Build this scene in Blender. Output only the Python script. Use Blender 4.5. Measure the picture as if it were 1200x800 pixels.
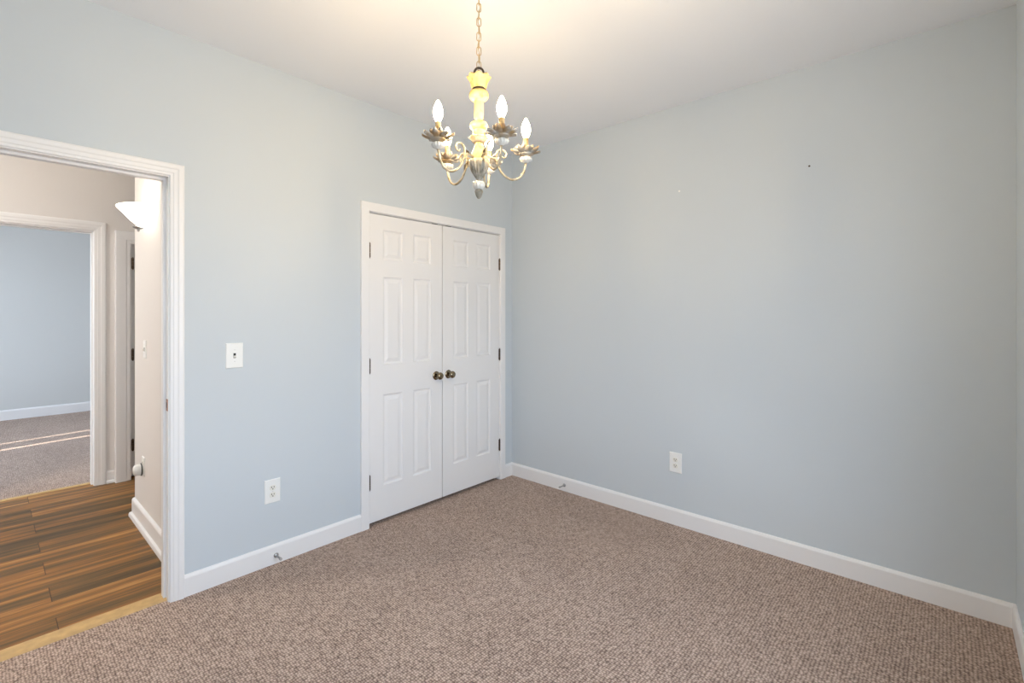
import bpy, bmesh, math, random
from mathutils import Vector, Matrix
random.seed(7)
PI = math.pi
scene = bpy.context.scene
for o in list(bpy.data.objects):
    bpy.data.objects.remove(o)
col = scene.collection

# ------------------------------------------------------------------ camera
cam_data = bpy.data.cameras.new('camera')
cam = bpy.data.objects.new('camera', cam_data)
col.objects.link(cam)
cam_data.sensor_width = 36.0
cam_data.lens = 16.8
cam_data.shift_y = -0.0275
cam_data.clip_start = 0.02
cam.location = (-3.047, -2.759, 1.385)
cam.rotation_euler = (PI/2, 0, math.radians(42.16 - 90))
scene.camera = cam

# ------------------------------------------------------------------ light, exposure
scene.view_settings.view_transform = 'Standard'
scene.view_settings.look = 'None'
scene.view_settings.exposure = 0.0
scene.view_settings.gamma = 1.0
scene.view_settings.use_curve_mapping = False
scene.cycles.use_denoising = True
scene.cycles.max_bounces = 12
scene.cycles.diffuse_bounces = 8
scene.cycles.transparent_max_bounces = 12
scene.cycles.sample_clamp_indirect = 8.0

SKY = 9.6                  # brightness of the overcast sky outside the windows
BULB = 325.0               # chandelier bulbs
SCONCE_BULB = 150.0
SCONCE_GLASS = 5.0
ADDED_HALL_LAMP = 175.0  # glow of the unseen lamp added in the hall

world = bpy.data.worlds.new('sky')
scene.world = world
world.use_nodes = True
wn = world.node_tree
bgn = wn.nodes['Background']
tc = wn.nodes.new('ShaderNodeTexCoord')
sx = wn.nodes.new('ShaderNodeSeparateXYZ')
rp = wn.nodes.new('ShaderNodeValToRGB')
mr = wn.nodes.new('ShaderNodeMapRange')
mr.inputs['From Min'].default_value = -1; mr.inputs['From Max'].default_value = 1
wn.links.new(tc.outputs['Generated'], sx.inputs[0])
wn.links.new(sx.outputs['Z'], mr.inputs['Value'])
wn.links.new(mr.outputs[0], rp.inputs[0])
rp.color_ramp.elements[0].position = 0.44; rp.color_ramp.elements[0].color = (0.45, 0.48, 0.52, 1)
rp.color_ramp.elements[1].position = 0.56; rp.color_ramp.elements[1].color = (0.71, 0.83, 1.0, 1)
wn.links.new(rp.outputs[0], bgn.inputs['Color'])
bgn.inputs['Strength'].default_value = SKY

sun_data = bpy.data.lights.new('sun', 'SUN')
sun_data.energy = 9.0; sun_data.angle = math.radians(0.5); sun_data.color = (1, 0.93, 0.82)
sun = bpy.data.objects.new('sun', sun_data); col.objects.link(sun)
sun.rotation_euler = Vector((-1.0, -0.17, -0.84)).to_track_quat('-Z', 'Y').to_euler()

def portal(name, loc, direction, sx_, sy_):
    d = bpy.data.lights.new(name, 'AREA'); d.shape = 'RECTANGLE'; d.size = sx_; d.size_y = sy_
    d.cycles.is_portal = True
    o = bpy.data.objects.new(name, d); col.objects.link(o)
    o.location = loc; o.rotation_euler = Vector(direction).to_track_quat('-Z', 'Y').to_euler()
    return o

H = 2.743                        # ceiling
BX0, BY0 = -3.62, -2.993         # bedroom west wall, wall behind the camera
WIN1 = (-3.15, -1.30, 0.60, 2.15)     # bedroom window in the wall behind the camera (x0, x1, z0, z1)
WIN3 = (2.7, 5.8, 0.40, 2.35)           # unseen far room window, added to light that room (y0, y1, z0, z1)
portal('bedroom_window_portal', ((WIN1[0]+WIN1[1])/2, BY0-0.13, (WIN1[2]+WIN1[3])/2), (0, 1, 0), WIN1[1]-WIN1[0], WIN1[3]-WIN1[2])
portal('added_window_portal', (-4.73, (WIN3[0]+WIN3[1])/2, (WIN3[2]+WIN3[3])/2), (1, 0, 0), WIN3[1]-WIN3[0], WIN3[3]-WIN3[2])

# ------------------------------------------------------------------ materials
def new_mat(name):
    m = bpy.data.materials.new(name); m.use_nodes = True
    return m, m.node_tree, m.node_tree.nodes['Principled BSDF']

def mat(name, color, rough=0.5, metal=0.0, bump=0.0, bscale=200.0, var=0.0, vscale=3.0, spec=0.5, coat=0.0):
    m, nt, b = new_mat(name)
    b.inputs['Base Color'].default_value = (*color, 1)
    b.inputs['Roughness'].default_value = rough
    b.inputs['Metallic'].default_value = metal
    b.inputs['Specular IOR Level'].default_value = spec
    b.inputs['Coat Weight'].default_value = coat
    tcn = nt.nodes.new('ShaderNodeTexCoord')
    if bump:
        n = nt.nodes.new('ShaderNodeTexNoise'); n.inputs['Scale'].default_value = bscale; n.inputs['Detail'].default_value = 3
        bp = nt.nodes.new('ShaderNodeBump'); bp.inputs['Strength'].default_value = bump; bp.inputs['Distance'].default_value = 0.002
        nt.links.new(tcn.outputs['Object'], n.inputs['Vector'])
        nt.links.new(n.outputs['Fac'], bp.inputs['Height']); nt.links.new(bp.outputs[0], b.inputs['Normal'])
    if var:
        n = nt.nodes.new('ShaderNodeTexNoise'); n.inputs['Scale'].default_value = vscale; n.inputs['Detail'].default_value = 4
        r = nt.nodes.new('ShaderNodeValToRGB')
        r.color_ramp.elements[0].position = 0.3; r.color_ramp.elements[1].position = 0.7
        r.color_ramp.elements[0].color = (*[max(0, c*(1-var)) for c in color], 1)
        r.color_ramp.elements[1].color = (*[min(1, c*(1+var)) for c in color], 1)
        nt.links.new(tcn.outputs['Object'], n.inputs['Vector'])
        nt.links.new(n.outputs['Fac'], r.inputs[0]); nt.links.new(r.outputs[0], b.inputs['Base Color'])
    return m

def two_tone(name, c1, c2, scale, lo=0.4, hi=0.6, rough=0.5, metal=0.0):
    """A worn finish: one colour rubbed through to another in patches."""
    m, nt, b = new_mat(name)
    tcn = nt.nodes.new('ShaderNodeTexCoord')
    n = nt.nodes.new('ShaderNodeTexNoise'); n.inputs['Scale'].default_value = scale; n.inputs['Detail'].default_value = 5
    r = nt.nodes.new('ShaderNodeValToRGB')
    r.color_ramp.elements[0].position = lo; r.color_ramp.elements[1].position = hi
    r.color_ramp.elements[0].color = (*c1, 1); r.color_ramp.elements[1].color = (*c2, 1)
    nt.links.new(tcn.outputs['Object'], n.inputs['Vector'])
    nt.links.new(n.outputs['Fac'], r.inputs[0]); nt.links.new(r.outputs[0], b.inputs['Base Color'])
    b.inputs['Roughness'].default_value = rough; b.inputs['Metallic'].default_value = metal
    return m

def emit_mat(name, color, strength):
    m, nt, b = new_mat(name)
    b.inputs['Base Color'].default_value = (0.9, 0.88, 0.82, 1)
    b.inputs['Roughness'].default_value = 0.3
    b.inputs['Emission Color'].default_value = (*color, 1)
    b.inputs['Emission Strength'].default_value = strength
    return m

def math_node(nt, op, a, b=None):
    n = nt.nodes.new('ShaderNodeMath'); n.operation = op
    for i, v in enumerate((a, b)):
        if v is None: continue
        if isinstance(v, (int, float)): n.inputs[i].default_value = v
        else: nt.links.new(v, n.inputs[i])
    return n.outputs[0]

def carpet_mat():
    m, nt, b = new_mat('loop_carpet')
    tcn = nt.nodes.new('ShaderNodeTexCoord')
    dist = nt.nodes.new('ShaderNodeTexNoise'); dist.inputs['Scale'].default_value = 22; dist.inputs['Detail'].default_value = 2
    nt.links.new(tcn.outputs['Object'], dist.inputs['Vector'])
    sub = nt.nodes.new('ShaderNodeVectorMath'); sub.operation = 'SUBTRACT'; sub.inputs[1].default_value = (0.5, 0.5, 0.5)
    nt.links.new(dist.outputs['Color'], sub.inputs[0])
    mul = nt.nodes.new('ShaderNodeVectorMath'); mul.operation = 'SCALE'; mul.inputs['Scale'].default_value = 0.007
    nt.links.new(sub.outputs[0], mul.inputs[0])
    add = nt.nodes.new('ShaderNodeVectorMath'); add.operation = 'ADD'
    nt.links.new(tcn.outputs['Object'], add.inputs[0]); nt.links.new(mul.outputs[0], add.inputs[1])
    s = nt.nodes.new('ShaderNodeSeparateXYZ'); nt.links.new(add.outputs[0], s.inputs[0])
    cell = nt.nodes.new('ShaderNodeCombineXYZ')
    nt.links.new(math_node(nt, 'MULTIPLY', s.outputs['X'], 1/0.0098), cell.inputs[0])
    nt.links.new(math_node(nt, 'MULTIPLY', s.outputs['Y'], 1/0.0125), cell.inputs[1])
    vor = nt.nodes.new('ShaderNodeTexVoronoi'); vor.voronoi_dimensions = '2D'; vor.feature = 'F1'
    vor.inputs['Scale'].default_value = 1.0; vor.inputs['Randomness'].default_value = 0.42
    nt.links.new(cell.outputs[0], vor.inputs['Vector'])
    h = math_node(nt, 'SUBTRACT', 1.0, math_node(nt, 'MULTIPLY', vor.outputs['Distance'], 1.35))
    wnz = nt.nodes.new('ShaderNodeTexWhiteNoise'); wnz.noise_dimensions = '3D'
    nt.links.new(vor.outputs['Color'], wnz.inputs['Vector'])
    big = nt.nodes.new('ShaderNodeTexNoise'); big.inputs['Scale'].default_value = 2.2; big.inputs['Detail'].default_value = 3
    nt.links.new(tcn.outputs['Object'], big.inputs['Vector'])
    fac = math_node(nt, 'ADD', math_node(nt, 'MULTIPLY', h, 0.75), math_node(nt, 'MULTIPLY', wnz.outputs['Value'], 0.30))
    fac = math_node(nt, 'ADD', fac, math_node(nt, 'MULTIPLY', math_node(nt, 'SUBTRACT', big.outputs['Fac'], 0.5), 0.16))
    r = nt.nodes.new('ShaderNodeValToRGB')
    r.color_ramp.elements[0].position = 0.12; r.color_ramp.elements[0].color = (0.118, 0.072, 0.054, 1)
    r.color_ramp.elements[1].position = 0.98; r.color_ramp.elements[1].color = (0.72, 0.565, 0.465, 1)
    e = r.color_ramp.elements.new(0.55); e.color = (0.395, 0.286, 0.224, 1)
    nt.links.new(fac, r.inputs[0]); nt.links.new(r.outputs[0], b.inputs['Base Color'])
    bp = nt.nodes.new('ShaderNodeBump'); bp.inputs['Strength'].default_value = 0.55; bp.inputs['Distance'].default_value = 0.005
    nt.links.new(h, bp.inputs['Height']); nt.links.new(bp.outputs[0], b.inputs['Normal'])
    b.inputs['Roughness'].default_value = 0.95; b.inputs['Specular IOR Level'].default_value = 0.15
    b.inputs['Sheen Weight'].default_value = 0.15
    return m

def plank_mat():
    m, nt, b = new_mat('laminate_planks')
    tcn = nt.nodes.new('ShaderNodeTexCoord')
    s = nt.nodes.new('ShaderNodeSeparateXYZ'); nt.links.new(tcn.outputs['Object'], s.inputs[0])
    RW, BL = 0.178, 1.22
    vy = math_node(nt, 'MULTIPLY', math_node(nt, 'SUBTRACT', s.outputs['Y'], 0.061), 1/RW)
    row = math_node(nt, 'FLOOR', vy)
    odd = math_node(nt, 'MODULO', math_node(nt, 'ABSOLUTE', row), 2.0)
    ux = math_node(nt, 'ADD', math_node(nt, 'MULTIPLY', math_node(nt, 'ADD', s.outputs['X'], 2.83), 1/BL), math_node(nt, 'MULTIPLY', odd, 0.47))
    board = math_node(nt, 'FLOOR', ux)
    cell = nt.nodes.new('ShaderNodeCombineXYZ'); nt.links.new(row, cell.inputs[0]); nt.links.new(board, cell.inputs[1])
    wnz = nt.nodes.new('ShaderNodeTexWhiteNoise'); wnz.noise_dimensions = '2D'; nt.links.new(cell.outputs[0], wnz.inputs['Vector'])
    # long streaks along the boards
    off = nt.nodes.new('ShaderNodeCombineXYZ')
    nt.links.new(math_node(nt, 'ADD', math_node(nt, 'MULTIPLY', s.outputs['X'], 0.85), math_node(nt, 'MULTIPLY', wnz.outputs['Value'], 31.0)), off.inputs[0])
    nt.links.new(math_node(nt, 'MULTIPLY', s.outputs['Y'], 17.0), off.inputs[1])
    n1 = nt.nodes.new('ShaderNodeTexNoise'); n1.inputs['Scale'].default_value = 1.0; n1.inputs['Detail'].default_value = 5; n1.inputs['Roughness'].default_value = 0.55
    nt.links.new(off.outputs[0], n1.inputs['Vector'])
    off2 = nt.nodes.new('ShaderNodeCombineXYZ')
    nt.links.new(math_node(nt, 'MULTIPLY', s.outputs['X'], 6.0), off2.inputs[0])
    nt.links.new(math_node(nt, 'MULTIPLY', s.outputs['Y'], 150.0), off2.inputs[1])
    n2 = nt.nodes.new('ShaderNodeTexNoise'); n2.inputs['Scale'].default_value = 1.0; n2.inputs['Detail'].default_value = 4
    nt.links.new(off2.outputs[0], n2.inputs['Vector'])
    fac = math_node(nt, 'ADD', math_node(nt, 'MULTIPLY', n1.outputs['Fac'], 0.85), math_node(nt, 'MULTIPLY', n2.outputs['Fac'], 0.22))
    fac = math_node(nt, 'ADD', fac, math_node(nt, 'MULTIPLY', math_node(nt, 'SUBTRACT', wnz.outputs['Value'], 0.5), 0.10))
    r = nt.nodes.new('ShaderNodeValToRGB')
    r.color_ramp.elements[0].position = 0.36; r.color_ramp.elements[0].color = (0.075, 0.050, 0.024, 1)
    r.color_ramp.elements[1].position = 0.74; r.color_ramp.elements[1].color = (0.50, 0.27, 0.09, 1)
    e = r.color_ramp.elements.new(0.50); e.color = (0.140, 0.085, 0.034, 1)
    e = r.color_ramp.elements.new(0.60); e.color = (0.275, 0.125, 0.036, 1)
    nt.links.new(fac, r.inputs[0])
    fy = math_node(nt, 'FRACT', vy); fx = math_node(nt, 'FRACT', ux)
    ey = math_node(nt, 'LESS_THAN', fy, 0.012)
    ex = math_node(nt, 'LESS_THAN', fx, 0.0028)
    seam = math_node(nt, 'MAXIMUM', ey, ex)
    mix = nt.nodes.new('ShaderNodeMix'); mix.data_type = 'RGBA'
    nt.links.new(math_node(nt, 'MULTIPLY', seam, 0.8), mix.inputs['Factor']); nt.links.new(r.outputs[0], mix.inputs['A'])
    mix.inputs['B'].default_value = (0.04, 0.022, 0.012, 1)
    nt.links.new(mix.outputs['Result'], b.inputs['Base Color'])
    b.inputs['Roughness'].default_value = 0.5
    b.inputs['Specular IOR Level'].default_value = 0.25
    return m

def glass_mat():
    m = bpy.data.materials.new('window_glass'); m.use_nodes = True
    nt = m.node_tree; nt.nodes.remove(nt.nodes['Principled BSDF'])
    t = nt.nodes.new('ShaderNodeBsdfTransparent'); g = nt.nodes.new('ShaderNodeBsdfGlossy'); g.inputs['Roughness'].default_value = 0.02
    mx = nt.nodes.new('ShaderNodeMixShader'); mx.inputs[0].default_value = 0.06
    nt.links.new(t.outputs[0], mx.inputs[1]); nt.links.new(g.outputs[0], mx.inputs[2])
    nt.links.new(mx.outputs[0], nt.nodes['Material Output'].inputs['Surface'])
    return m

M = {
    'wall': mat('blue_grey_wall_paint', (0.578, 0.632, 0.670), 0.75, bump=0.05, bscale=350, spec=0.25),
    'far_wall': mat('grey_blue_wall_paint', (0.62, 0.635, 0.625), 0.75, bump=0.05, bscale=350, spec=0.25),
    'hall': mat('cream_hall_paint', (0.735, 0.712, 0.690), 0.75, bump=0.04, bscale=350, spec=0.25),
    'ceiling': mat('ceiling_paint', (0.815, 0.835, 0.865), 0.9, bump=0.04, bscale=300, spec=0.2),
    'trim': mat('white_trim_paint', (0.82, 0.82, 0.82), 0.38, bump=0.02, bscale=60),
    'door': mat('white_door_paint', (0.80, 0.80, 0.80), 0.42, bump=0.03, bscale=90),
    'carpet': carpet_mat(),
    'planks': plank_mat(),
    'threshold': mat('oak_threshold', (0.52, 0.34, 0.14), 0.5, var=0.15, vscale=25),
    'plate': mat('white_plastic', (0.84, 0.85, 0.83), 0.3),
    'ivory': mat('ivory_plastic', (0.80, 0.79, 0.72), 0.3),
    'dark': mat('dark_slot', (0.03, 0.03, 0.03), 0.6),
    'bronze': mat('antique_bronze', (0.085, 0.062, 0.045), 0.35, metal=1.0, var=0.2, vscale=60),
    'brass': mat('antique_brass', (0.27, 0.215, 0.14), 0.16, metal=1.0, var=0.25, vscale=70),
    'nickel': mat('dull_nickel', (0.42, 0.43, 0.44), 0.35, metal=1.0),
    'copper': mat('worn_copper', (0.42, 0.22, 0.14), 0.4, metal=1.0, var=0.3, vscale=90),
    'rubber': mat('grey_rubber', (0.42, 0.42, 0.42), 0.7),
    'glass': glass_mat(),
    'cream': two_tone('distressed_cream_paint', (0.22, 0.14, 0.035), (0.40, 0.32, 0.14), 45, 0.30, 0.52, rough=0.5),
    'arm': two_tone('antique_ivory_arm_paint', (0.20, 0.155, 0.08), (0.40, 0.355, 0.26), 60, 0.32, 0.55, rough=0.42),
    'petal': two_tone('silvered_gold_leaf', (0.30, 0.205, 0.105), (0.40, 0.385, 0.345), 30, 0.40, 0.60, rough=0.45, metal=0.35),
    'urn': two_tone('silver_grey_urn', (0.15, 0.13, 0.09), (0.33, 0.31, 0.26), 50, 0.35, 0.6, rough=0.45, metal=0.2),
    'bead': mat('white_ribbed_glass', (0.60, 0.59, 0.54), 0.15, coat=0.4),
    'chain': mat('aged_gold_chain', (0.52, 0.40, 0.24), 0.4, metal=0.7, var=0.2, vscale=40),
    'sleeve': two_tone('candle_sleeve', (0.18, 0.13, 0.05), (0.36, 0.29, 0.16), 70, 0.35, 0.55, rough=0.55),
    'bulb': emit_mat('glowing_bulb', (1.0, 0.735, 0.42), BULB),
    'sconce_bulb': emit_mat('glowing_sconce_bulb', (1.0, 0.86, 0.66), SCONCE_BULB),
    'sconce_glass': emit_mat('glowing_alabaster_glass', (1.0, 0.90, 0.74), SCONCE_GLASS),
    'added_lamp': emit_mat('added_lamp_glass', (1.0, 0.95, 0.88), ADDED_HALL_LAMP),
}

# ------------------------------------------------------------------ helpers
def link(name, bm, m, parent=None, smooth=False, bevel=0.0, recalc=True):
    if recalc:
        bmesh.ops.recalc_face_normals(bm, faces=bm.faces)
    me = bpy.data.meshes.new(name); bm.to_mesh(me); bm.free()
    for mm in (m if isinstance(m, (list, tuple)) else (m,)):
        me.materials.append(mm)
    if smooth:
        for p in me.polygons: p.use_smooth = True
        if smooth is not True:
            me.set_sharp_from_angle(angle=smooth)
    o = bpy.data.objects.new(name, me); col.objects.link(o)
    if parent is not None: o.parent = parent
    if bevel:
        bv = o.modifiers.new('bevel', 'BEVEL'); bv.width = bevel; bv.segments = 2; bv.limit_method = 'ANGLE'
    return o

def tag(o, label=None, cat=None, group=None, kind=None):
    if label: o['label'] = label
    if cat: o['category'] = cat
    if group: o['group'] = group
    if kind: o['kind'] = kind
    return o

def empty(name, loc, rz=0.0):
    o = bpy.data.objects.new(name, None); col.objects.link(o)
    o.location = loc; o.rotation_euler = (0, 0, rz); o.empty_display_size = 0.1
    return o

def copy_tree(o, parent=None):
    c = o.copy(); col.objects.link(c)
    if parent is not None: c.parent = parent
    for ch in list(o.children): copy_tree(ch, c)
    return c

def box(bm, x0, x1, y0, y1, z0, z1, mi=0):
    vs = [bm.verts.new(p) for p in ((x0,y0,z0),(x1,y0,z0),(x1,y1,z0),(x0,y1,z0),(x0,y0,z1),(x1,y0,z1),(x1,y1,z1),(x0,y1,z1))]
    for q in ((0,3,2,1),(4,5,6,7),(0,1,5,4),(1,2,6,5),(2,3,7,6),(3,0,4,7)):
        bm.faces.new([vs[i] for i in q]).material_index = mi
    return bm

def boxes(*bs):
    bm = bmesh.new()
    for b in bs: box(bm, *b)
    return bm

def loft(bm, rings, closed_ring=True, closed_path=False, caps=True, mi=0):
    """Joins rings of points (all the same length) into a skin."""
    V = [[bm.verts.new(p) for p in r] for r in rings]
    n = len(V[0]); R = len(V)
    for i in range(R if closed_path else R-1):
        a, b = V[i], V[(i+1) % R]
        for j in range(n if closed_ring else n-1):
            k = (j+1) % n
            bm.faces.new((a[j], a[k], b[k], b[j])).material_index = mi
    if caps and closed_ring and not closed_path:
        bm.faces.new(V[0][::-1]).material_index = mi; bm.faces.new(V[-1]).material_index = mi
    return bm

def lathe(bm, prof, seg=32, center=(0,0,0), flute=0.0, nfl=0, a0=0.0, a1=2*PI, mi=0):
    """Turns a profile of (radius, z) about z; flute ripples the radius nfl times round."""
    full = abs(a1-a0-2*PI) < 1e-6
    n = seg if full else seg+1
    rings = []
    for r, z, *f in prof:
        fl = f[0] if f else flute
        ring = []
        for i in range(n):
            a = a0 + (a1-a0)*i/seg
            rr = max(r, 1e-5)*(1 + (fl*math.cos(nfl*a) if nfl else 0))
            ring.append((center[0]+rr*math.cos(a), center[1]+rr*math.sin(a), center[2]+z))
        rings.append(ring)
    return loft(bm, rings, closed_ring=full, caps=full, mi=mi)

def tube(bm, pts, r, seg=10, closed=False, taper=None, mi=0):
    pts = [Vector(p) for p in pts]; n = len(pts)
    rings = []; prev = None
    for i, p in enumerate(pts):
        a = pts[(i-1) % n] if (closed or i > 0) else p
        b = pts[(i+1) % n] if (closed or i < n-1) else p
        t = (b-a).normalized()
        if prev is None:
            up = Vector((0,0,1)) if abs(t.z) < 0.9 else Vector((1,0,0))
            nrm = (up - t*up.dot(t)).normalized()
        else:
            nrm = (prev - t*prev.dot(t)).normalized()
        prev = nrm; bi = t.cross(nrm)
        rr = r*(taper(i/(n-1)) if taper else 1)
        rings.append([p + nrm*rr*math.cos(2*PI*k/seg) + bi*rr*math.sin(2*PI*k/seg) for k in range(seg)])
    return loft(bm, rings, closed_path=closed, mi=mi)

def smooth_path(pts, sub=6):
    """Catmull-Rom through the points."""
    P = [Vector(p) for p in pts]; out = []
    for i in range(len(P)-1):
        p0 = P[max(i-1,0)]; p1 = P[i]; p2 = P[i+1]; p3 = P[min(i+2,len(P)-1)]
        for k in range(sub):
            t = k/sub
            out.append(0.5*((2*p1)+(-p0+p2)*t+(2*p0-5*p1+4*p2-p3)*t*t+(-p0+3*p1-3*p2+p3)*t**3))
    out.append(P[-1]); return out

def structure(name, bm, m, label=None, **k):
    o = link(name, bm, m, **k); tag(o, label, None, None, 'structure'); return o

# ------------------------------------------------------------------ shell: floors and ceilings
structure('floor', boxes((BX0, 0, BY0, 0.03, -0.12, 0.0), (-1.5, 0, 0.03, 0.75, -0.12, 0.0)), M['carpet'], 'beige looped pile carpet covering the bedroom floor')
structure('floor_hall', boxes((-6.0, -2.235, 0.03, 1.35, -0.12, 0.0), (-6.0, -0.4, 1.35, 2.405, -0.12, 0.0)), M['planks'], 'streaky brown wood plank floor of the hallway')
structure('floor_far_room', boxes((-4.6, -1.0, 2.405, 6.26, -0.12, 0.0)), M['carpet'], 'beige carpet of the blue room across the hallway')
structure('ceiling', boxes((BX0-0.2, 0.2, BY0-0.2, 0.0, H, H+0.12)), M['ceiling'], 'plain white bedroom ceiling')
structure('ceiling_hall', boxes((-6.2, 0.2, 0.0, 2.36, H, H+0.12)), M['ceiling'], 'hallway ceiling')
structure('ceiling_far_room', boxes((-6.2, 0.2, 2.36, 6.5, H, H+0.12)), M['ceiling'], 'ceiling of the room across the hallway')

# ------------------------------------------------------------------ shell: bedroom walls
D0, D1, DZ = -3.285, -2.455, 2.040       # doorway into the hall, clear of its jambs
C0, C1, CZ = -1.3786, -0.1604, 2.040     # closet opening, clear of its jambs
JT = 0.018                               # jamb thickness
bm = bmesh.new()
for (a, b) in ((BX0-0.12, D0-JT), (D1+JT, C0-JT), (C1+JT, 0.12)):
    box(bm, a, b, 0, 0.06, -0.12, H)
box(bm, D0-JT, D1+JT, 0, 0.06, DZ+JT, H)
box(bm, C0-JT, C1+JT, 0, 0.06, CZ+JT, H)
structure('wall_left', bm, M['wall'], 'pale blue grey wall with the doorway and the closet')
structure('wall_right', boxes((0, 0.12, BY0-0.12, 0, -0.12, H)), M['wall'], 'blank blue grey wall with one outlet')
x0, x1, z0, z1 = WIN1
structure('wall_back', boxes((BX0-0.12, x0, BY0-0.12, BY0, -0.12, H), (x1, 0, BY0-0.12, BY0, -0.12, H),
                             (x0, x1, BY0-0.12, BY0, -0.12, z0), (x0, x1, BY0-0.12, BY0, z1, H)), M['wall'], 'blue grey wall that meets the blank wall at its near end')
structure('wall_side', boxes((BX0-0.12, BX0, BY0, 0, -0.12, H)), M['wall'], 'blue grey wall beside the doorway')

def window(name, axis, a0, a1, z0, z1, at, depth, label):
    """A double-hung window: frame with meeting rail, two panes."""
    def B(a, b, d0, d1, c, d):
        return (a, b, at+d0, at+d1, c, d) if axis == 'x' else (at+d0, at+d1, a, b, c, d)
    f = 0.045; mid = (z0+z1)/2; am = (a0+a1)/2
    bs = [B(a0, a0+f, 0, depth, z0, z1), B(a1-f, a1, 0, depth, z0, z1), B(a0+f, a1-f, 0, depth, z0, z0+f), B(a0+f, a1-f, 0, depth, z1-f, z1),
          B(a0+f, a1-f, depth*0.3, depth*0.8, mid-0.02, mid+0.02), B(am-0.03, am+0.03, 0, depth, z0+f, z1-f)]
    o = structure(name, boxes(*bs), M['trim'], label)
    for c, d in ((z0+f, mid-0.02), (mid+0.02, z1-f)):
        for a, b in ((a0+f, am-0.03), (am+0.03, a1-f)):
            link('pane', boxes(B(a, b, depth*0.5, depth*0.5+0.004, c, d)), M['glass'], o)
    return o
window('window_1', 'x', WIN1[0], WIN1[1], WIN1[2], WIN1[3], BY0-0.11, 0.09, 'white double window letting daylight into the bedroom')

# ------------------------------------------------------------------ shell: closet, hall and far room walls
structure('wall_closet', boxes((-1.56, -1.5, 0.06, 0.81, -0.12, H), (-1.5, 0.0, 0.75, 0.81, -0.12, H), (0.0, 0.06, 0.06, 0.81, -0.12, H)), M['hall'], 'inside walls of the closet')
bm = bmesh.new()
for (a, b) in ((-6.0, D0-JT), (D1+JT, -2.355)):
    box(bm, a, b, 0.06, 0.12, -0.12, H)
box(bm, D0-JT, D1+JT, 0.06, 0.12, DZ+JT, H)
structure('wall_hall_near', bm, M['hall'], 'cream hallway wall around the bedroom doorway')
structure('wall_hall_right', boxes((-2.355, -2.235, 0.06, 1.35, -0.12, H), (-2.235, -0.4, 1.23, 1.35, -0.12, H)), M['hall'], 'cream hallway wall carrying the bowl sconce')
structure('wall_hall_end', boxes((-0.4, -0.28, 1.23, 2.43, -0.12, H), (-6.12, -6.0, 0.06, 2.43, -0.12, H)), M['hall'], 'end walls of the hallway')
F0, F1 = -3.29, -2.4575                   # opening into the far room
G0, G1 = -2.222, -1.46                    # door beside it
bm = bmesh.new()
box(bm, -6.0, F0-JT, 2.31, 2.37, -0.12, H); box(bm, F1+JT, G0-JT, 2.31, 2.37, -0.12, H); box(bm, G1+JT, -0.4, 2.31, 2.37, -0.12, H)
box(bm, F0-JT, F1+JT, 2.31, 2.37, DZ+JT, H); box(bm, G0-JT, G1+JT, 2.31, 2.37, DZ+JT, H)
structure('wall_hall_far', bm, M['hall'], 'cream hallway wall around the opening to the blue room')
bm = bmesh.new()
box(bm, -4.6, F0-JT, 2.37, 2.43, -0.12, H); box(bm, F1+JT, -1.0, 2.37, 2.43, -0.12, H); box(bm, F0-JT, F1+JT, 2.37, 2.43, DZ+JT, H)
y0, y1, z0, z1 = WIN3
box(bm, -4.72, -4.6, 2.37, y0, -0.12, H); box(bm, -4.72, -4.6, y1, 6.38, -0.12, H); box(bm, -4.72, -4.6, y0, y1, -0.12, z0); box(bm, -4.72, -4.6, y0, y1, z1, H)
SL = (4.60, 5.02, 0.45, 1.95)             # small window whose blind leaves a slit of sun at both edges
box(bm, -1.0, -0.94, 2.37, SL[0], -0.12, H); box(bm, -1.0, -0.94, SL[1], 6.38, -0.12, H); box(bm, -1.0, -0.94, SL[0], SL[1], -0.12, SL[2]); box(bm, -1.0, -0.94, SL[0], SL[1], SL[3], H)
structure('wall_far_room_sides', bm, M['far_wall'], 'side walls of the blue room across the hallway')
structure('wall_far_room', boxes((-4.6, -1.0, 6.26, 6.38, -0.12, H)), M['far_wall'], 'pale blue wall seen through the hallway opening')
window('added_window_2', 'y', WIN3[0], WIN3[1], WIN3[2], WIN3[3], -4.71, 0.09, 'white window added out of view to light the blue room')
w3 = structure('window_3', boxes((-0.99, -0.95, SL[0], SL[0]+0.012, SL[2], SL[3]), (-0.99, -0.95, SL[1]-0.012, SL[1], SL[2], SL[3])), M['trim'], 'narrow window of the blue room')
link('blind', boxes((-0.985, -0.97, SL[0]+0.085, SL[1]-0.07, SL[2], SL[3])), M['trim'], w3)

# ------------------------------------------------------------------ trim: casings, jambs, baseboards
CW = 0.058
PROFILE = [(0.0, 0.0), (0.0, 0.009), (0.003, 0.011), (0.012, 0.012), (0.016, 0.0145), (0.030, 0.0155), (0.036, 0.0185), (0.050, 0.0190), (0.055, 0.0175), (0.058, 0.014), (0.058, 0.0)]
FLAT = [(0.0, 0.0), (0.0, 0.012), (0.004, 0.016), (0.030, 0.017), (0.056, 0.017), (0.058, 0.015), (0.058, 0.0)]

def casing(bm, x0, x1, ztop, y, out, prof, scale=1.0, x_clip=None):
    """U-shaped casing with mitred corners round an opening in a wall whose face is at y; out = -1 or +1 says which way it stands out."""
    rings = []
    for side, zt in ((0, 0), (0, 1), (1, 1), (1, 0)):
        ring = []
        for w, d in prof:
            w *= scale
            x = (x0-w) if side == 0 else (x1+w)
            z = (ztop+w) if zt else 0.0
            ring.append((x, y+out*d, z))
        rings.append(ring)
    return loft(bm, rings)

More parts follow.
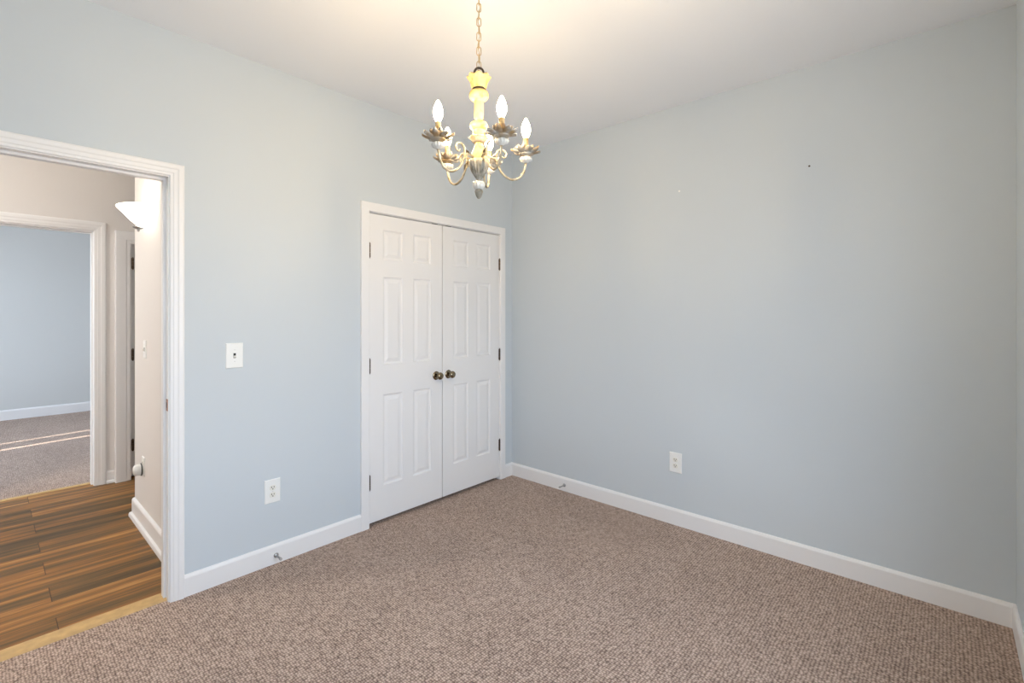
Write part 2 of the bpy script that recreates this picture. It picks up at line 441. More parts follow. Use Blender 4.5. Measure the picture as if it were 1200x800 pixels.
def jamb(bm, x0, x1, ztop, y0, y1):
    box(bm, x0-JT, x0, y0, y1, 0, ztop); box(bm, x1, x1+JT, y0, y1, 0, ztop); box(bm, x0-JT, x1+JT, y0, y1, ztop, ztop+JT)

def stops(bm, x0, x1, ztop, y0, y1, t=0.011):
    box(bm, x0, x0+t, y0, y1, 0, ztop-t); box(bm, x1-t, x1, y0, y1, 0, ztop-t); box(bm, x0, x1, y0, y1, ztop-t, ztop)

bm = bmesh.new()
casing(bm, D0-0.005, D1+0.005, DZ+0.005, 0.0, -1, PROFILE)
jamb(bm, D0, D1, DZ, 0.0, 0.12); stops(bm, D0, D1, DZ, 0.042, 0.080)
casing(bm, D0-0.005, D1+0.005, DZ+0.005, 0.12, 1, PROFILE)
t1 = structure('trim_1', bm, M['trim'], 'white casing and jamb of the doorway to the hall')
# strike plate let into the jamb
bm = bmesh.new()
box(bm, D1-0.0018, D1, 0.006, 0.032, 0.915, 0.972); box(bm, D1-0.0024, D1-0.0017, 0.012, 0.024, 0.930, 0.957, 1)
tag(link('strike_plate', bm, [M['copper'], M['dark']], t1), 'worn copper strike plate')

bm = bmesh.new()
casing(bm, C0-0.003, C1+0.003, CZ+0.003, 0.0, -1, FLAT)
jamb(bm, C0, C1, CZ, 0.0, 0.12)
stops(bm, C0, C1, CZ, 0.042, 0.06)
t2 = structure('trim_2', bm, M['trim'], 'white flat casing framing the closet doors')
for x in (-0.835, -0.706):                # ball catches over the doors
    link('ball_catch', boxes((x-0.022, x+0.022, -0.0005, 0.020, CZ-0.004, CZ-0.0005)), M['bronze'], t2)

bm = bmesh.new()
casing(bm, F0-0.004, F1+0.004, DZ+0.008, 2.31, -1, PROFILE, 1.25)
jamb(bm, F0, F1, DZ, 2.31, 2.43); stops(bm, F0, F1, DZ, 2.352, 2.39)
structure('trim_3', bm, M['trim'], 'white casing round the opening to the blue room')
bm = bmesh.new()
GP = [(0.0, 0.0), (0.0, 0.050), (0.010, 0.054), (0.030, 0.0545), (0.034, 0.057), (0.075, 0.058), (0.098, 0.058), (0.102, 0.055), (0.102, 0.0)]
casing(bm, G0-0.004, G1+0.004, 1.962, 2.31, -1, GP)
jamb(bm, G0, G1, DZ, 2.31, 2.37)
structure('trim_4', bm, M['trim'], 'white casing of the hallway door beside the blue room')

BB = [(0.0, 0.0), (0.0135, 0.0), (0.0135, 0.090), (0.0115, 0.096), (0.0065, 0.104), (0.004, 0.106), (0.0, 0.106)]
def run(bm, p0, p1, nrm, prof, m0=0, m1=0):
    """Baseboard from p0 to p1, standing out along nrm; m0, m1 = +1 mitre into an inside corner, -1 round an outside one."""
    p0 = Vector((*p0, 0)); p1 = Vector((*p1, 0)); n = Vector((*nrm, 0)); t = (p1-p0).normalized()
    rings = []
    for p, m in ((p0, m0), (p1, -m1)):
        rings.append([p + n*d + t*(d*m) + Vector((0, 0, z)) for d, z in prof])
    return loft(bm, rings)
X_C0 = C0-0.061; X_C1 = C1+0.061; X_D1 = D1+0.063; X_D0 = D0-0.063
structure('baseboard_left', run(bmesh.new(), (X_D1, 0), (X_C0, 0), (0, -1), BB), M['trim'], 'white baseboard between the doorway and the closet')
structure('baseboard_corner', run(bmesh.new(), (X_C1, 0), (0, 0), (0, -1), BB, 0, 1), M['trim'], 'short white baseboard between the closet and the corner')
structure('baseboard_right', run(bmesh.new(), (0, 0), (0, BY0), (-1, 0), BB, 1, 1), M['trim'], 'long white baseboard under the blank wall')
structure('baseboard_back', run(bmesh.new(), (0, BY0), (BX0, BY0), (0, 1), BB, 1, 1), M['trim'], 'white baseboard of the wall that meets the blank wall')
structure('baseboard_side', run(bmesh.new(), (BX0, BY0), (BX0, 0), (1, 0), BB, 1, 1), M['trim'], 'white baseboard of the side wall')
HB = [(0.0, 0.0), (0.030, 0.0), (0.030, 0.012), (0.026, 0.024), (0.015, 0.030), (0.0145, 0.110), (0.012, 0.118), (0.008, 0.124), (0.0, 0.128)]
structure('baseboard_hall', run(run(bmesh.new(), (-2.355, 1.35), (-2.355, 0.139), (-1, 0), HB, -1, 0), (-0.4, 1.35), (-2.355, 1.35), (0, 1), HB, 0, -1), M['trim'], 'white hallway baseboard with a rounded shoe below the sconce')
structure('baseboard_far', run(bmesh.new(), (-1.0, 6.26), (-4.6, 6.26), (0, -1), [(d, z*1.25) for d, z in BB]), M['trim'], 'white baseboard of the blue room')
# little stub between the two hall casings
structure('baseboard_stub', run(bmesh.new(), (-2.3265, 2.31), (-2.380, 2.31), (0, -1), [(d*0.8, z*0.8) for d, z in HB]), M['trim'], 'stub of baseboard between two hallway casings')

bm = bmesh.new()
loft(bm, [[(x, y, z) for y, z in ((0.022, 0.0), (0.026, 0.006), (0.034, 0.008), (0.100, 0.008), (0.108, 0.005), (0.112, 0.0))] for x in (D0, D1)])
structure('trim_5', bm, M['threshold'], 'tan wood threshold strip between carpet and hallway planks')
bm = bmesh.new()
loft(bm, [[(x, y, z) for y, z in ((2.385, 0.0), (2.392, 0.006), (2.420, 0.007), (2.428, 0.0))] for x in (F0, F1)])
structure('trim_6', bm, M['threshold'], 'thin wood strip where hallway planks meet the far carpet')

# ------------------------------------------------------------------ panelled doors
def door_leaf(w, h, t):
    """A six-panel leaf: origin at its bottom corner, front face towards -y."""
    bm = bmesh.new()
    st = w*0.170; mu = w*0.148; pw = (w-2*st-mu)/2
    xs = [0, st, st+pw, st+pw+mu, w-st, w]
    zs = [0, 0.222, 0.822, 1.020, 1.602, 1.715, 1.913, h]
    def quad(a, b, c, d): bm.faces.new([bm.verts.new(p) for p in (a, b, c, d)])
    def rect(x0, x1, z0, z1, y): return [(x0, y, z0), (x1, y, z0), (x1, y, z1), (x0, y, z1)]
    for face, s in ((0.0, 1), (t, -1)):
        for i in range(5):
            for j in range(7):
                a, b, c, d = xs[i], xs[i+1], zs[j], zs[j+1]
                if i in (1, 3) and j in (1, 3, 5):
                    steps = [(0, 0), (0.006, 0.006), (0.013, 0.0075), (0.020, 0.0070), (0.038, 0.0018), (0.040, 0.0014)]
                    prev = rect(a, b, c, d, face)
                    for ins, dep in steps[1:]:
                        cur = rect(a+ins, b-ins, c+ins, d-ins, face+s*dep)
                        for k in range(4):
                            quad(prev[k], prev[(k+1) % 4], cur[(k+1) % 4], cur[k])
                        prev = cur
                    quad(*prev)
                else:
                    quad(*rect(a, b, c, d, face))
    for p, q in (((0, 0), (w, 0)), ((w, 0), (w, h)), ((w, h), (0, h)), ((0, h), (0, 0))):
        quad((p[0], 0, p[1]), (q[0], 0, q[1]), (q[0], t, q[1]), (p[0], t, p[1]))
    bmesh.ops.remove_doubles(bm, verts=bm.verts, dist=1e-5)
    return bm

def hinge_bm():
    bm = bmesh.new()
    for k in range(3):                                   # knuckles
        lathe(bm, [(0.0001, -0.0445+k*0.030), (0.0060, -0.0440+k*0.030), (0.0060, -0.0155+k*0.030), (0.0001, -0.0150+k*0.030)], 12)
    lathe(bm, [(0.0001, 0.0450), (0.0040, 0.0455), (0.0045, 0.049), (0.002, 0.052), (0.0001, 0.0525)], 12)
    lathe(bm, [(0.0001, -0.052), (0.003, -0.051), (0.0045, -0.048), (0.0040, -0.0445), (0.0001, -0.0444)], 12)
    box(bm, -0.0065, 0.0065, 0.003, 0.006, -0.0445, 0.0445)
    return bm

def knob_set(parent, x, z):
    bm = bmesh.new()
    lathe(bm, [(0.0001, 0.0), (0.0310, 0.0), (0.0320, 0.002), (0.0300, 0.005), (0.0240, 0.008), (0.0150, 0.0095), (0.0001, 0.0095)], 32)
    rose = link('rose', bm, M['brass'], parent, smooth=math.radians(40)); rose.location = (x, 0.0, z); rose.rotation_euler = (PI/2, 0, 0)
    bm = bmesh.new()
    lathe(bm, [(0.0001, 0.008), (0.0115, 0.008), (0.0100, 0.016), (0.0095, 0.026), (0.0130, 0.031), (0.0220, 0.035), (0.0262, 0.042), (0.0268, 0.049), (0.0240, 0.056), (0.0170, 0.061), (0.0080, 0.0632), (0.0001, 0.0635)], 32)
    k = link('knob', bm, M['brass'], parent, smooth=math.radians(50)); k.location = (x, 0.0, z); k.rotation_euler = (PI/2, 0, 0)

LW = (C1-C0-0.013)/2
def closet_door(name, x, mirrored, label):
    root = link(name, door_leaf(LW, 2.010, 0.035), M['door']); root.location = (x, 0.0, 0.024)
    tag(root, label, 'door', 'pair of white closet doors', 'structure')
    hx = LW+0.002 if mirrored else -0.002
    for z in (1.792, 1.043, 0.289):
        h = link('hinge', hinge_bm(), M['bronze'], root, smooth=math.radians(40)); h.location = (hx, -0.0075, z-0.024)
    knob_set(root, 0.0545 if mirrored else LW-0.0545, 0.930-0.024)
    return root
closet_door('door_1', C0+0.003, False, 'white six panel closet door closer to the hall doorway')
closet_door('door_2', C1-0.003-LW, True, 'white six panel closet door closer to the room corner')

d3 = link('door_3', door_leaf(0.752, 2.010, 0.035), M['door']); d3.location = (G0+0.004, 2.313, 0.022)
tag(d3, 'white hallway door with dark hinges half hidden behind the sconce wall', 'door', None, 'structure')
for z in (1.80, 1.041, 0.289):
    h = link('hinge', hinge_bm(), M['bronze'], d3, smooth=math.radians(40)); h.location = (0.002, -0.058, z-0.022); h.scale = (1.4, 1.4, 1.0)

# ------------------------------------------------------------------ switches and outlets
def plate_bm(w, h, t=0.006, b=0.004):
    """Wall plate with bevelled rim; back on y = 0, front towards -y."""
    bm = bmesh.new()
    rings = []
    for (k, d) in ((0, 0), (0, 0.0025), (b*0.5, 0.0048), (b, t)):
        rings.append([(-w/2+k, -d, -h/2+k), (w/2-k, -d, -h/2+k), (w/2-k, -d, h/2-k), (-w/2+k, -d, h/2-k)])
    return loft(bm, rings)

def screw_bm(y):
    bm = bmesh.new()
    lathe(bm, [(0.0001, 0.0), (0.0034, 0.0), (0.0034, 0.0008), (0.0022, 0.0016), (0.0001, 0.0018)], 14)
    box(bm, -0.0026, 0.0026, -0.0004, 0.0004, 0.0017, 0.0019, 1)
    bmesh.ops.rotate(bm, verts=bm.verts, cent=(0, 0, 0), matrix=Matrix.Rotation(PI/2, 3, 'X'))
    bmesh.ops.translate(bm, verts=bm.verts, vec=(0, y, 0))
    return bm

def receptacle_bm():
    bm = bmesh.new()
    n = 28; rings = []
    for s, d in ((1.0, 0.004), (1.0, 0.0078), (0.95, 0.0086)):
        ring = []
        for i in range(n):
            a = 2*PI*i/n
            x = 0.0172*s*math.cos(a); z = max(-0.0140*s, min(0.0140*s, 0.0172*s*math.sin(a)))
            ring.append((x, -d, z))
        rings.append(ring)
    loft(bm, rings)
    for sx_, hh in ((-0.0064, 0.0085), (0.0064, 0.0070)):
        box(bm, sx_-0.0017, sx_+0.0017, -0.0090, -0.0085, 0.0035-hh/2, 0.0035+hh/2, 1)
    lathe_pts = []
    bm2 = [(0.0031*math.cos(2*PI*i/10), 0.0031*math.sin(2*PI*i/10)) for i in range(10)]
    loft(bm, [[(x, -0.0085, z-0.0068) for x, z in bm2], [(x, -0.0090, z-0.0068) for x, z in bm2]], mi=1)
    return bm

def outlet(name, loc, rz, label, w=0.083, h=0.130):
    root = empty(name, loc, rz); tag(root, label, 'outlet', 'white duplex outlets')
    link('cover_plate', plate_bm(w, h), M['plate'], root)
    for dz in (0.0195, -0.0195):
        r = link('receptacle', receptacle_bm(), [M['ivory'], M['dark']], root); r.location = (0, 0, dz)
    link('screw', screw_bm(-0.006), [M['plate'], M['dark']], root)
    return root

def toggle_switch(name, loc, rz, label, w=0.083, h=0.130, up=True):
    root = empty(name, loc, rz); tag(root, label, 'light switch')
    link('cover_plate', plate_bm(w, h), M['plate'], root)
    link('slot', boxes((-0.0058, 0.0058, -0.0068, -0.0058, -0.0125, 0.0125)), M['dark'], root)
    bm = bmesh.new()
    s = 1 if up else -1
    loft(bm, [[(-0.0045, -0.0062, z) for z in (0,)] + [(0.0045, -0.0062, 0), (0.0045, -0.0062, -0.0105*s), (-0.0045, -0.0062, -0.0105*s)],
              [(-0.0035, -0.0165, 0.0005*s), (0.0035, -0.0165, 0.0005*s), (0.0035, -0.0145, -0.0055*s), (-0.0035, -0.0145, -0.0055*s)]])
    t = link('toggle', bm, M['ivory'], root)
    for dz in (0.030, -0.030):
        q = link('screw', screw_bm(-0.006), [M['plate'], M['dark']], root); q.location = (0, 0, dz)
    return root

toggle_switch('light_switch', (-2.168, 0, 1.164), 0, 'white toggle light switch plate on the wall between doorway and closet')
outlet('wall_outlet', (-1.977, 0, 0.403), 0, 'white duplex outlet low on the wall between doorway and closet')
outlet('wall_outlet', (0, -1.450, 0.406), -PI/2, 'white duplex outlet low on the blank wall')
toggle_switch('light_switch', (-2.355, 1.030, 1.155), -PI/2, 'cream toggle switch plate on the hallway wall below the sconce', 0.072, 0.116)
outlet('wall_outlet', (-2.355, 1.075, 0.400), -PI/2, 'hallway outlet partly covered by a plugged in air freshener', 0.072, 0.118)
# plug-in air freshener on the hall outlet
root = empty('air_freshener', (-2.3635, 1.075, 0.3805), -PI/2)
tag(root, 'small white plug-in air freshener in the hallway outlet', 'air freshener')
bm = bmesh.new()
prof = [(0.0, -0.004), (0.021, -0.0038), (0.026, 0.0), (0.027, 0.010), (0.028, 0.026), (0.025, 0.040), (0.016, 0.047), (0.0, 0.049)]
lathe(bm, prof, 28)
bmesh.ops.rotate(bm, verts=bm.verts, cent=(0, 0, 0), matrix=Matrix.Rotation(PI/2, 3, 'X'))
bmesh.ops.scale(bm, verts=bm.verts, vec=(1.0, 1.0, 1.30))
link('body', bm, M['plate'], root, smooth=math.radians(50))
bm = bmesh.new()
tube(bm, [(0.029*math.cos(a), -0.006, 0.0375*math.sin(a)) for a in [2*PI*i/32 for i in range(32)]], 0.003, 8, closed=True)
tag(link('dark_collar', bm, M['dark'], root, smooth=True), 'dark collar behind the white body')

# ------------------------------------------------------------------ door stops on the baseboards
def door_stop(loc, rz, label):
    root = empty('door_stop', loc, rz); tag(root, label, 'door stop', 'rigid door stops on the baseboard')
    R = Matrix.Rotation(PI/2, 3, 'X')
    for name, prof, m in (('flange', [(0.0001, 0.0), (0.0130, 0.0), (0.0130, 0.003), (0.0100, 0.006), (0.0060, 0.009), (0.0001, 0.009)], M['nickel']),
                          ('rod', [(0.0001, 0.008), (0.0050, 0.008), (0.0042, 0.014), (0.0042, 0.048), (0.0060, 0.050), (0.0060, 0.056), (0.0001, 0.056)], M['nickel']),
                          ('tip', [(0.0001, 0.055), (0.0075, 0.055), (0.0080, 0.060), (0.0072, 0.066), (0.0045, 0.068), (0.0001, 0.0685)], M['rubber'])):
        bm = bmesh.new(); lathe(bm, prof, 20); bmesh.ops.rotate(bm, verts=bm.verts, cent=(0, 0, 0), matrix=R)
        link(name, bm, m, root, smooth=math.radians(45))
door_stop((-1.962, -0.0135, 0.046), 0, 'metal door stop on the baseboard between doorway and closet')
door_stop((-0.0135, -0.562, 0.047), -PI/2, 'metal door stop on the baseboard of the blank wall near the corner')

# small marks on the blank wall: a plastic anchor and a nail
def wall_bit(name, y, z, prof, m, label, cat):
    bm = bmesh.new(); lathe(bm, prof, 14); bmesh.ops.rotate(bm, verts=bm.verts, cent=(0, 0, 0), matrix=Matrix.Rotation(-PI/2, 3, 'Y'))
    o = link(name, bm, m, smooth=math.radians(45)); o.location = (0, y, z); tag(o, label, cat)
wall_bit('wall_anchor', -1.474, 2.182, [(0.0001, 0.0), (0.0062, 0.0), (0.0062, 0.0016), (0.003, 0.0026), (0.0001, 0.0026)], M['plate'], 'tiny white plastic anchor left in the blank wall', 'wall anchor')
wall_bit('nail', -2.208, 2.193, [(0.0001, 0.0), (0.0018, 0.0), (0.0018, 0.006), (0.0050, 0.006), (0.0050, 0.0075), (0.0001, 0.0080)], M['bronze'], 'tiny dark nail head left high on the blank wall', 'nail')

# ------------------------------------------------------------------ hallway sconce
root = empty('wall_sconce', (-2.355, 0.905, 1.915), -PI/2)
tag(root, 'glowing white half bowl sconce on the hallway wall', 'wall lamp')
RX, RY = 0.190, 0.165
def half_bowl(bm, k, lift):
    prof = [(0.055, 0.0), (0.075, 0.012), (0.100, 0.030), (0.130, 0.058), (0.155, 0.084), (0.178, 0.106), (0.188, 0.116), (0.190, 0.120)]
    return [(r*k, z+lift) for r, z in prof]
bm = bmesh.new()
outer = half_bowl(bm, 1.0, 0.0); inner = half_bowl(bm, 0.965, 0.004)[::-1]
inner = [(r, min(z, 0.120)) for r, z in inner]
lathe(bm, [(0.0001, -0.004)] + outer + inner + [(0.0001, 0.004)], 40, a0=PI, a1=2*PI)
bmesh.ops.scale(bm, verts=bm.verts, vec=(1.0, RY/RX, 1.0))
link('glass_shade', bm, M['sconce_glass'], root, smooth=math.radians(60))
bm = bmesh.new()
loft(bm, [[(-0.045+k, -d, 0.005), (0.045-k, -d, 0.005), (0.045-k, -d, 0.085), (-0.045+k, -d, 0.085)] for k, d in ((0, 0), (0, 0.008), (0.006, 0.014))])
link('back_plate', bm, M['nickel'], root)
bm = bmesh.new()
lathe(bm, [(0.0001, -0.030), (0.005, -0.028), (0.008, -0.022), (0.006, -0.017), (0.016, -0.014), (0.026, -0.006), (0.030, -0.004), (0.0001, -0.004)], 24, center=(0, -0.058, 0))
link('finial', bm, M['nickel'], root, smooth=math.radians(50))
bm = bmesh.new()
lathe(bm, [(0.0001, 0.012), (0.012, 0.012), (0.013, 0.040), (0.0001, 0.040)], 16, center=(0, -0.062, 0))
link('lamp_holder', bm, M['plate'], root)
bm = bmesh.new()
lathe(bm, [(0.0001, 0.040), (0.012, 0.041), (0.018, 0.052), (0.026, 0.070), (0.029, 0.086), (0.026, 0.100), (0.016, 0.110), (0.0001, 0.113)], 24, center=(0, -0.062, 0))
link('bulb', bm, M['sconce_bulb'], root, smooth=True)

# flush ceiling lamp out of view, added to brighten the hall
root = empty('added_hall_lamp', (-4.30, 1.20, H))
tag(root, 'round flush lamp added out of view to brighten the hallway', 'added lamp')
bm = bmesh.new()
lathe(bm, [(0.0001, 0.0), (0.165, 0.0), (0.168, -0.012), (0.160, -0.022), (0.0001, -0.022)], 40)
link('ring', bm, M['nickel'], root, smooth=math.radians(40))
bm = bmesh.new()
lathe(bm, [(0.0001, -0.022), (0.155, -0.022), (0.158, -0.040), (0.140, -0.070), (0.100, -0.095), (0.050, -0.108), (0.0001, -0.112)], 40)
link('glass_dome', bm, M['added_lamp'], root, smooth=math.radians(60))

# ------------------------------------------------------------------ chandelier
CX, CY, CZ0 = -1.797, -1.459, 1.816
S = 0.003214
def Z(ypx): return 1.385 + (367-ypx)*S - CZ0        # height above the finial tip
chand = empty('chandelier', (CX, CY, CZ0))
tag(chand, 'distressed cream five arm chandelier with lit candle bulbs hanging by a chain', 'chandelier')
HC = H - CZ0
bm = bmesh.new()
lathe(bm, [(0.0001, HC), (0.062, HC), (0.062, HC-0.006), (0.052, HC-0.016), (0.034, HC-0.026), (0.014, HC-0.032), (0.0001, HC-0.034)], 36)
link('ceiling_canopy', bm, M['cream'], chand, smooth=math.radians(50))
# chain
ztop, zbot = HC-0.030, Z(81.5)
nl = 15; pitch = (ztop-zbot)/nl
bm = bmesh.new()
for k in range(nl):
    zc = zbot + (k+0.5)*pitch; hl = pitch*0.5+0.0030; hw = 0.0078
    pts = []
    for i in range(8): a = PI*i/7; pts.append((hw*math.cos(a), 0, zc+hl-hw+hw*math.sin(a)))
    for i in range(8): a = PI+PI*i/7; pts.append((hw*math.cos(a), 0, zc-hl+hw+hw*math.sin(a)))
    ang = math.radians(-47.84 + (12 if k % 2 == 0 else 98))
    pts = [(p[0]*math.cos(ang), p[0]*math.sin(ang), p[2]) for p in pts]
    tube(bm, pts, 0.0018, 8, closed=True)
link('chain', bm, M['chain'], chand, smooth=True)
bm = bmesh.new()
tube(bm, [(0.004*math.sin(k*1.1), 0.004*math.cos(k*1.1), zbot+0.006+(ztop-zbot-0.006)*k/24) for k in range(25)], 0.0014, 6)
link('wire', bm, M['chain'], chand, smooth=True)
# loop at the top of the column
bm = bmesh.new()
ang = math.radians(-47.84)
tube(bm, [(0.0175*math.cos(a)*math.cos(ang), 0.0175*math.cos(a)*math.sin(ang), Z(86.0)+0.0205*math.sin(a)) for a in [2*PI*i/28 for i in range(28)]], 0.0042, 10, closed=True)
link('hanging_loop', bm, M['bronze'], chand, smooth=True)

# crown of carved leaves
bm = bmesh.new()
N = 96; rings = []
for r, yp, lob in ((0.024, 105, 0.0), (0.0285, 103, 0.02), (0.030, 100, 0.03), (0.033, 96, 0.045), (0.038, 93.5, 0.06), (0.0435, 91.8, 0.07), (0.0420, 90.8, 0.06), (0.034, 92.5, 0.03), (0.020, 93.5, 0.0), (0.0005, 93.5, 0.0)):
    ring = []
    for i in range(N):
        a = 2*PI*i/N; c = abs(math.cos(4*a))
        rr = r*(1+lob*(2*c-1)); zz = Z(yp) + (0.006*(c-0.4) if 90 < yp < 92.2 and lob > 0.04 else 0)
        ring.append((rr*math.cos(a), rr*math.sin(a), zz))
    rings.append(ring)
loft(bm, rings)
link('crown', bm, M['cream'], chand, smooth=math.radians(50))
bm = bmesh.new()
lathe(bm, [(0.0001, Z(106.4)), (0.0265, Z(106.4)), (0.0275, Z(105.3)), (0.025, Z(104.2)), (0.0001, Z(104.2))], 32)
tag(link('collar', bm, M['bronze'], chand, smooth=math.radians(50)), 'thin dark bronze collar under the crown')
# turned column
bm = bmesh.new()
prof = [(0.0001, 106.3), (0.024, 106.3), (0.033, 108), (0.037, 111), (0.0365, 114), (0.031, 116.5), (0.020, 118), (0.0165, 119.5), (0.0172, 121), (0.0178, 130), (0.0175, 138), (0.0140, 140.5), (0.0130, 142.5),
        (0.022, 143.2), (0.031, 144.8), (0.0345, 147.5), (0.0335, 150), (0.027, 152.3), (0.0235, 153.2), (0.0235, 157.0), (0.019, 158.5), (0.016, 162), (0.0135, 167), (0.0150, 170), (0.0200, 174), (0.0220, 176.5), (0.0255, 177.5),
        (0.0275, 180), (0.0280, 184), (0.0270, 187.5), (0.0001, 187.6)]
lathe(bm, [(r, Z(y)) for r, y in prof], 40)
link('column', bm, M['cream'], chand, smooth=math.radians(45))
# gilt leaf cup round the column
def petal_cup(bm, r_in, r_out, z_in, rise, npet, ruffle, t=0.0014, curl=0.006, notch=0.25):
    N = npet*16; K = 9
    up = []; 
    for k in range(K):
        s = k/(K-1); ring = []
        for i in range(N):
            a = 2*PI*i/N; c = abs(math.cos(npet*a/2))**0.6
            r = r_in + (r_out-r_in)*s*(1-notch*s*(1-c))
            z = z_in + rise*s**1.6 + ruffle*s*math.cos(2*npet*a/2)*0.5 - curl*max(0, s-0.75)/0.25*c
            ring.append(Vector((r*math.cos(a), r*math.sin(a), z)))
        up.append(ring)
    down = [[p - Vector((0, 0, t)) for p in ring] for ring in up]
    loft(bm, up + down[::-1], caps=False, closed_path=True)
    return bm
bm = petal_cup(bmesh.new(), 0.0175, 0.0380, Z(167.5), Z(160)-Z(167.5), 8, 0.004)
link('leaf_cup', bm, M['petal'], chand, smooth=True)
def petal_pan(bm, z0, npet=8):
    """Drip pan: a small dish whose rim parts into long leaves that bow outwards and curl up at their tips, over a ring of shorter ones."""
    lathe(bm, [(0.0001, z0-0.001), (0.010, z0-0.001), (0.024, z0+0.004), (0.029, z0+0.0085), (0.0275, z0+0.0095), (0.020, z0+0.006), (0.0001, z0+0.003)], 40)
    for ring, (n, L, w, lift, ph) in enumerate(((npet, 0.061, 0.0150, 0.000, 0.0), (npet, 0.050, 0.0120, 0.006, PI/npet))):
        for k in range(n):
            a = ph + 2*PI*k/n; K = 9; rows = []
            for i in range(K):
                t = i/(K-1)
                r = 0.014 + (L-0.014)*(t - 0.10*max(0, t-0.7)**2*8)
                z = z0 + lift + 0.005 + 0.012*math.sin(t*PI*0.62) + 0.016*max(0, t-0.55)**1.3*2.2*(1 if k % 2 else 0.55) - 0.004*t
                ww = w*(0.45+0.9*math.sin(PI*min(1, t*0.80+0.12))**0.9)*(1-0.75*max(0, t-0.72)/0.28)
                up = 0.0045*(0.4+t)
                row = []
                for j in range(5):
                    q = (j-2)/2
                    row.append((r, q*ww*0.62, z + up*abs(q)**1.6 - 0.0012*(1-abs(q))))
                ca, sa = math.cos(a), math.sin(a)
                top = [Vector((x*ca-y*sa, x*sa+y*ca, zz)) for x, y, zz in row]
                rows.append(top + [p-Vector((0, 0, 0.0013)) for p in top[::-1]])
            loft(bm, rows)
    return bm
# fluted urn
bm = bmesh.new()
prof = [(0.0001, 187.4, 0), (0.0300, 187.4, 0), (0.0365, 188.5, 0.02), (0.0380, 191, 0.050), (0.0355, 195, 0.062), (0.0290, 200, 0.07), (0.0200, 205, 0.07), (0.0120, 209, 0.04), (0.0092, 211, 0), (0.0110, 212.2, 0), (0.0001, 212.4, 0)]
lathe(bm, [(r, Z(y), f) for r, y, f in prof], 144, nfl=18)
link('urn', bm, M['urn'], chand, smooth=math.radians(60))
bm = bmesh.new()
prof = [(0.0001, 212.2, 0), (0.0120, 212.2, 0), (0.0200, 213.4, 0.05), (0.0226, 216, 0.06), (0.0220, 218.5, 0.06), (0.0160, 221.3, 0.04), (0.0090, 222.2, 0), (0.0001, 222.3, 0)]
lathe(bm, [(r, Z(y), f) for r, y, f in prof], 96, nfl=12)
link('bead', bm, M['bead'], chand, smooth=math.radians(60))
bm = bmesh.new()
prof = [(0.0001, 222.1), (0.0120, 222.1), (0.0150, 223.5), (0.0155, 225), (0.0140, 226), (0.0132, 227.5), (0.0105, 230), (0.0060, 232.2), (0.0025, 233), (0.0001, 233.2)]
lathe(bm, [(r, Z(y)) for r, y in prof], 28)
link('finial', bm, M['urn'], chand, smooth=math.radians(50))

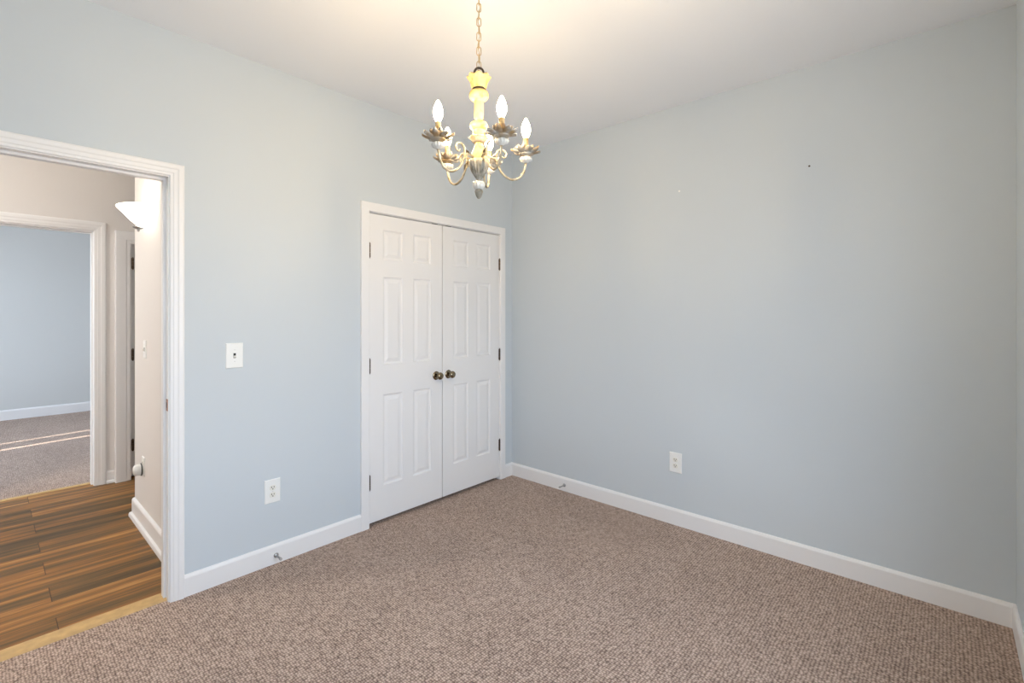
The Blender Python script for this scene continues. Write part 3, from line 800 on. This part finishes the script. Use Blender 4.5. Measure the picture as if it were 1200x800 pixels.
# arms: one built along +x, four copies turned about the column
def build_arm():
    path = [(0.0865, 0.1670), (0.0925, 0.1590), (0.1005, 0.1615), (0.1045, 0.1715), (0.1000, 0.1835), (0.0880, 0.1895), (0.0760, 0.1865), (0.0680, 0.1760), (0.0660, 0.1610), (0.0690, 0.1420),
            (0.0770, 0.1210), (0.0910, 0.0990), (0.1090, 0.0845), (0.1290, 0.0780), (0.1500, 0.0830), (0.1670, 0.0990), (0.1770, 0.1220), (0.1815, 0.1480)]
    bm = bmesh.new()
    tube(bm, smooth_path([(x, 0, z) for x, z in path], 6), 0.0044, 10, taper=lambda t: 0.60+0.40*min(1, t/0.40))
    tube(bm, smooth_path([(0.022, 0, 0.150), (0.036, 0, 0.1550), (0.052, 0, 0.1570), (0.0660, 0, 0.1530)], 5), 0.0048, 10)
    arm = link('arm', bm, M['arm'], chand, smooth=True)
    bm = bmesh.new()                                   # gilt leaf wrapping the root of the arm
    for s, (a, b, tip) in enumerate((((0.036, 0.152), (0.056, 0.162), (0.067, 0.172)), ((0.054, 0.152), (0.068, 0.140), (0.077, 0.126)))):
        rings = []
        for i in range(9):
            t = i/8
            p = (1-t)**2*Vector((a[0], 0, a[1])) + 2*t*(1-t)*Vector((b[0], 0, b[1])) + t*t*Vector((tip[0], 0, tip[1]))
            w = 0.0105*math.sin(PI*min(1, 0.12+t*0.88))**0.8*(1+0.18*math.cos(t*14))
            th = 0.0016; off = Vector((0.0042, 0, 0.0046)) if s == 0 else Vector((0.0050, 0, -0.0010))
            rings.append([p+off+Vector((0, -w, -0.002)), p+off+Vector((0, 0, th+0.001)), p+off+Vector((0, w, -0.002)), p+off+Vector((0, 0, -th))])
        loft(bm, rings)
    link('leaf_bracket', bm, M['petal'], arm, smooth=math.radians(50))
    X = 0.1815
    bm = bmesh.new()
    prof = [(0.0001, 0.1450, 0), (0.0085, 0.1450, 0), (0.0110, 0.1480, 0), (0.0195, 0.1515, 0.05), (0.0232, 0.1580, 0.06), (0.0215, 0.1650, 0.05), (0.0130, 0.1695, 0), (0.0001, 0.1700, 0)]
    lathe(bm, [(r, z, f) for r, z, f in prof], 96, center=(X, 0, 0), nfl=12)
    link('bead', bm, M['bead'], arm, smooth=math.radians(60))
    bm = petal_pan(bmesh.new(), 0.1710)
    bmesh.ops.translate(bm, verts=bm.verts, vec=(X, 0, 0))
    link('drip_pan', bm, M['petal'], arm, smooth=True)
    bm = bmesh.new()
    lathe(bm, [(0.0001, 0.1705), (0.0150, 0.1715), (0.0160, 0.1760), (0.0120, 0.1800), (0.0098, 0.1820), (0.0098, 0.2405), (0.0085, 0.2420), (0.0001, 0.2420)], 24, center=(X, 0, 0))
    link('candle_sleeve', bm, M['sleeve'], arm, smooth=math.radians(40))
    bm = bmesh.new()
    lathe(bm, [(0.0001, 0.2415), (0.0075, 0.2420), (0.0095, 0.2460), (0.0140, 0.2560), (0.0170, 0.2680), (0.0168, 0.2790), (0.0135, 0.2930), (0.0085, 0.3050), (0.0040, 0.3140), (0.0001, 0.3175)], 24, center=(X, 0, 0))
    link('bulb', bm, M['bulb'], arm, smooth=True)
    return arm
arm0 = build_arm()
for k in range(5):
    a = arm0 if k == 0 else copy_tree(arm0)
    a.rotation_euler = (0, 0, math.radians(42.16 - (9.5, 79.0, 150.5, 228.0, 312.0)[k]))
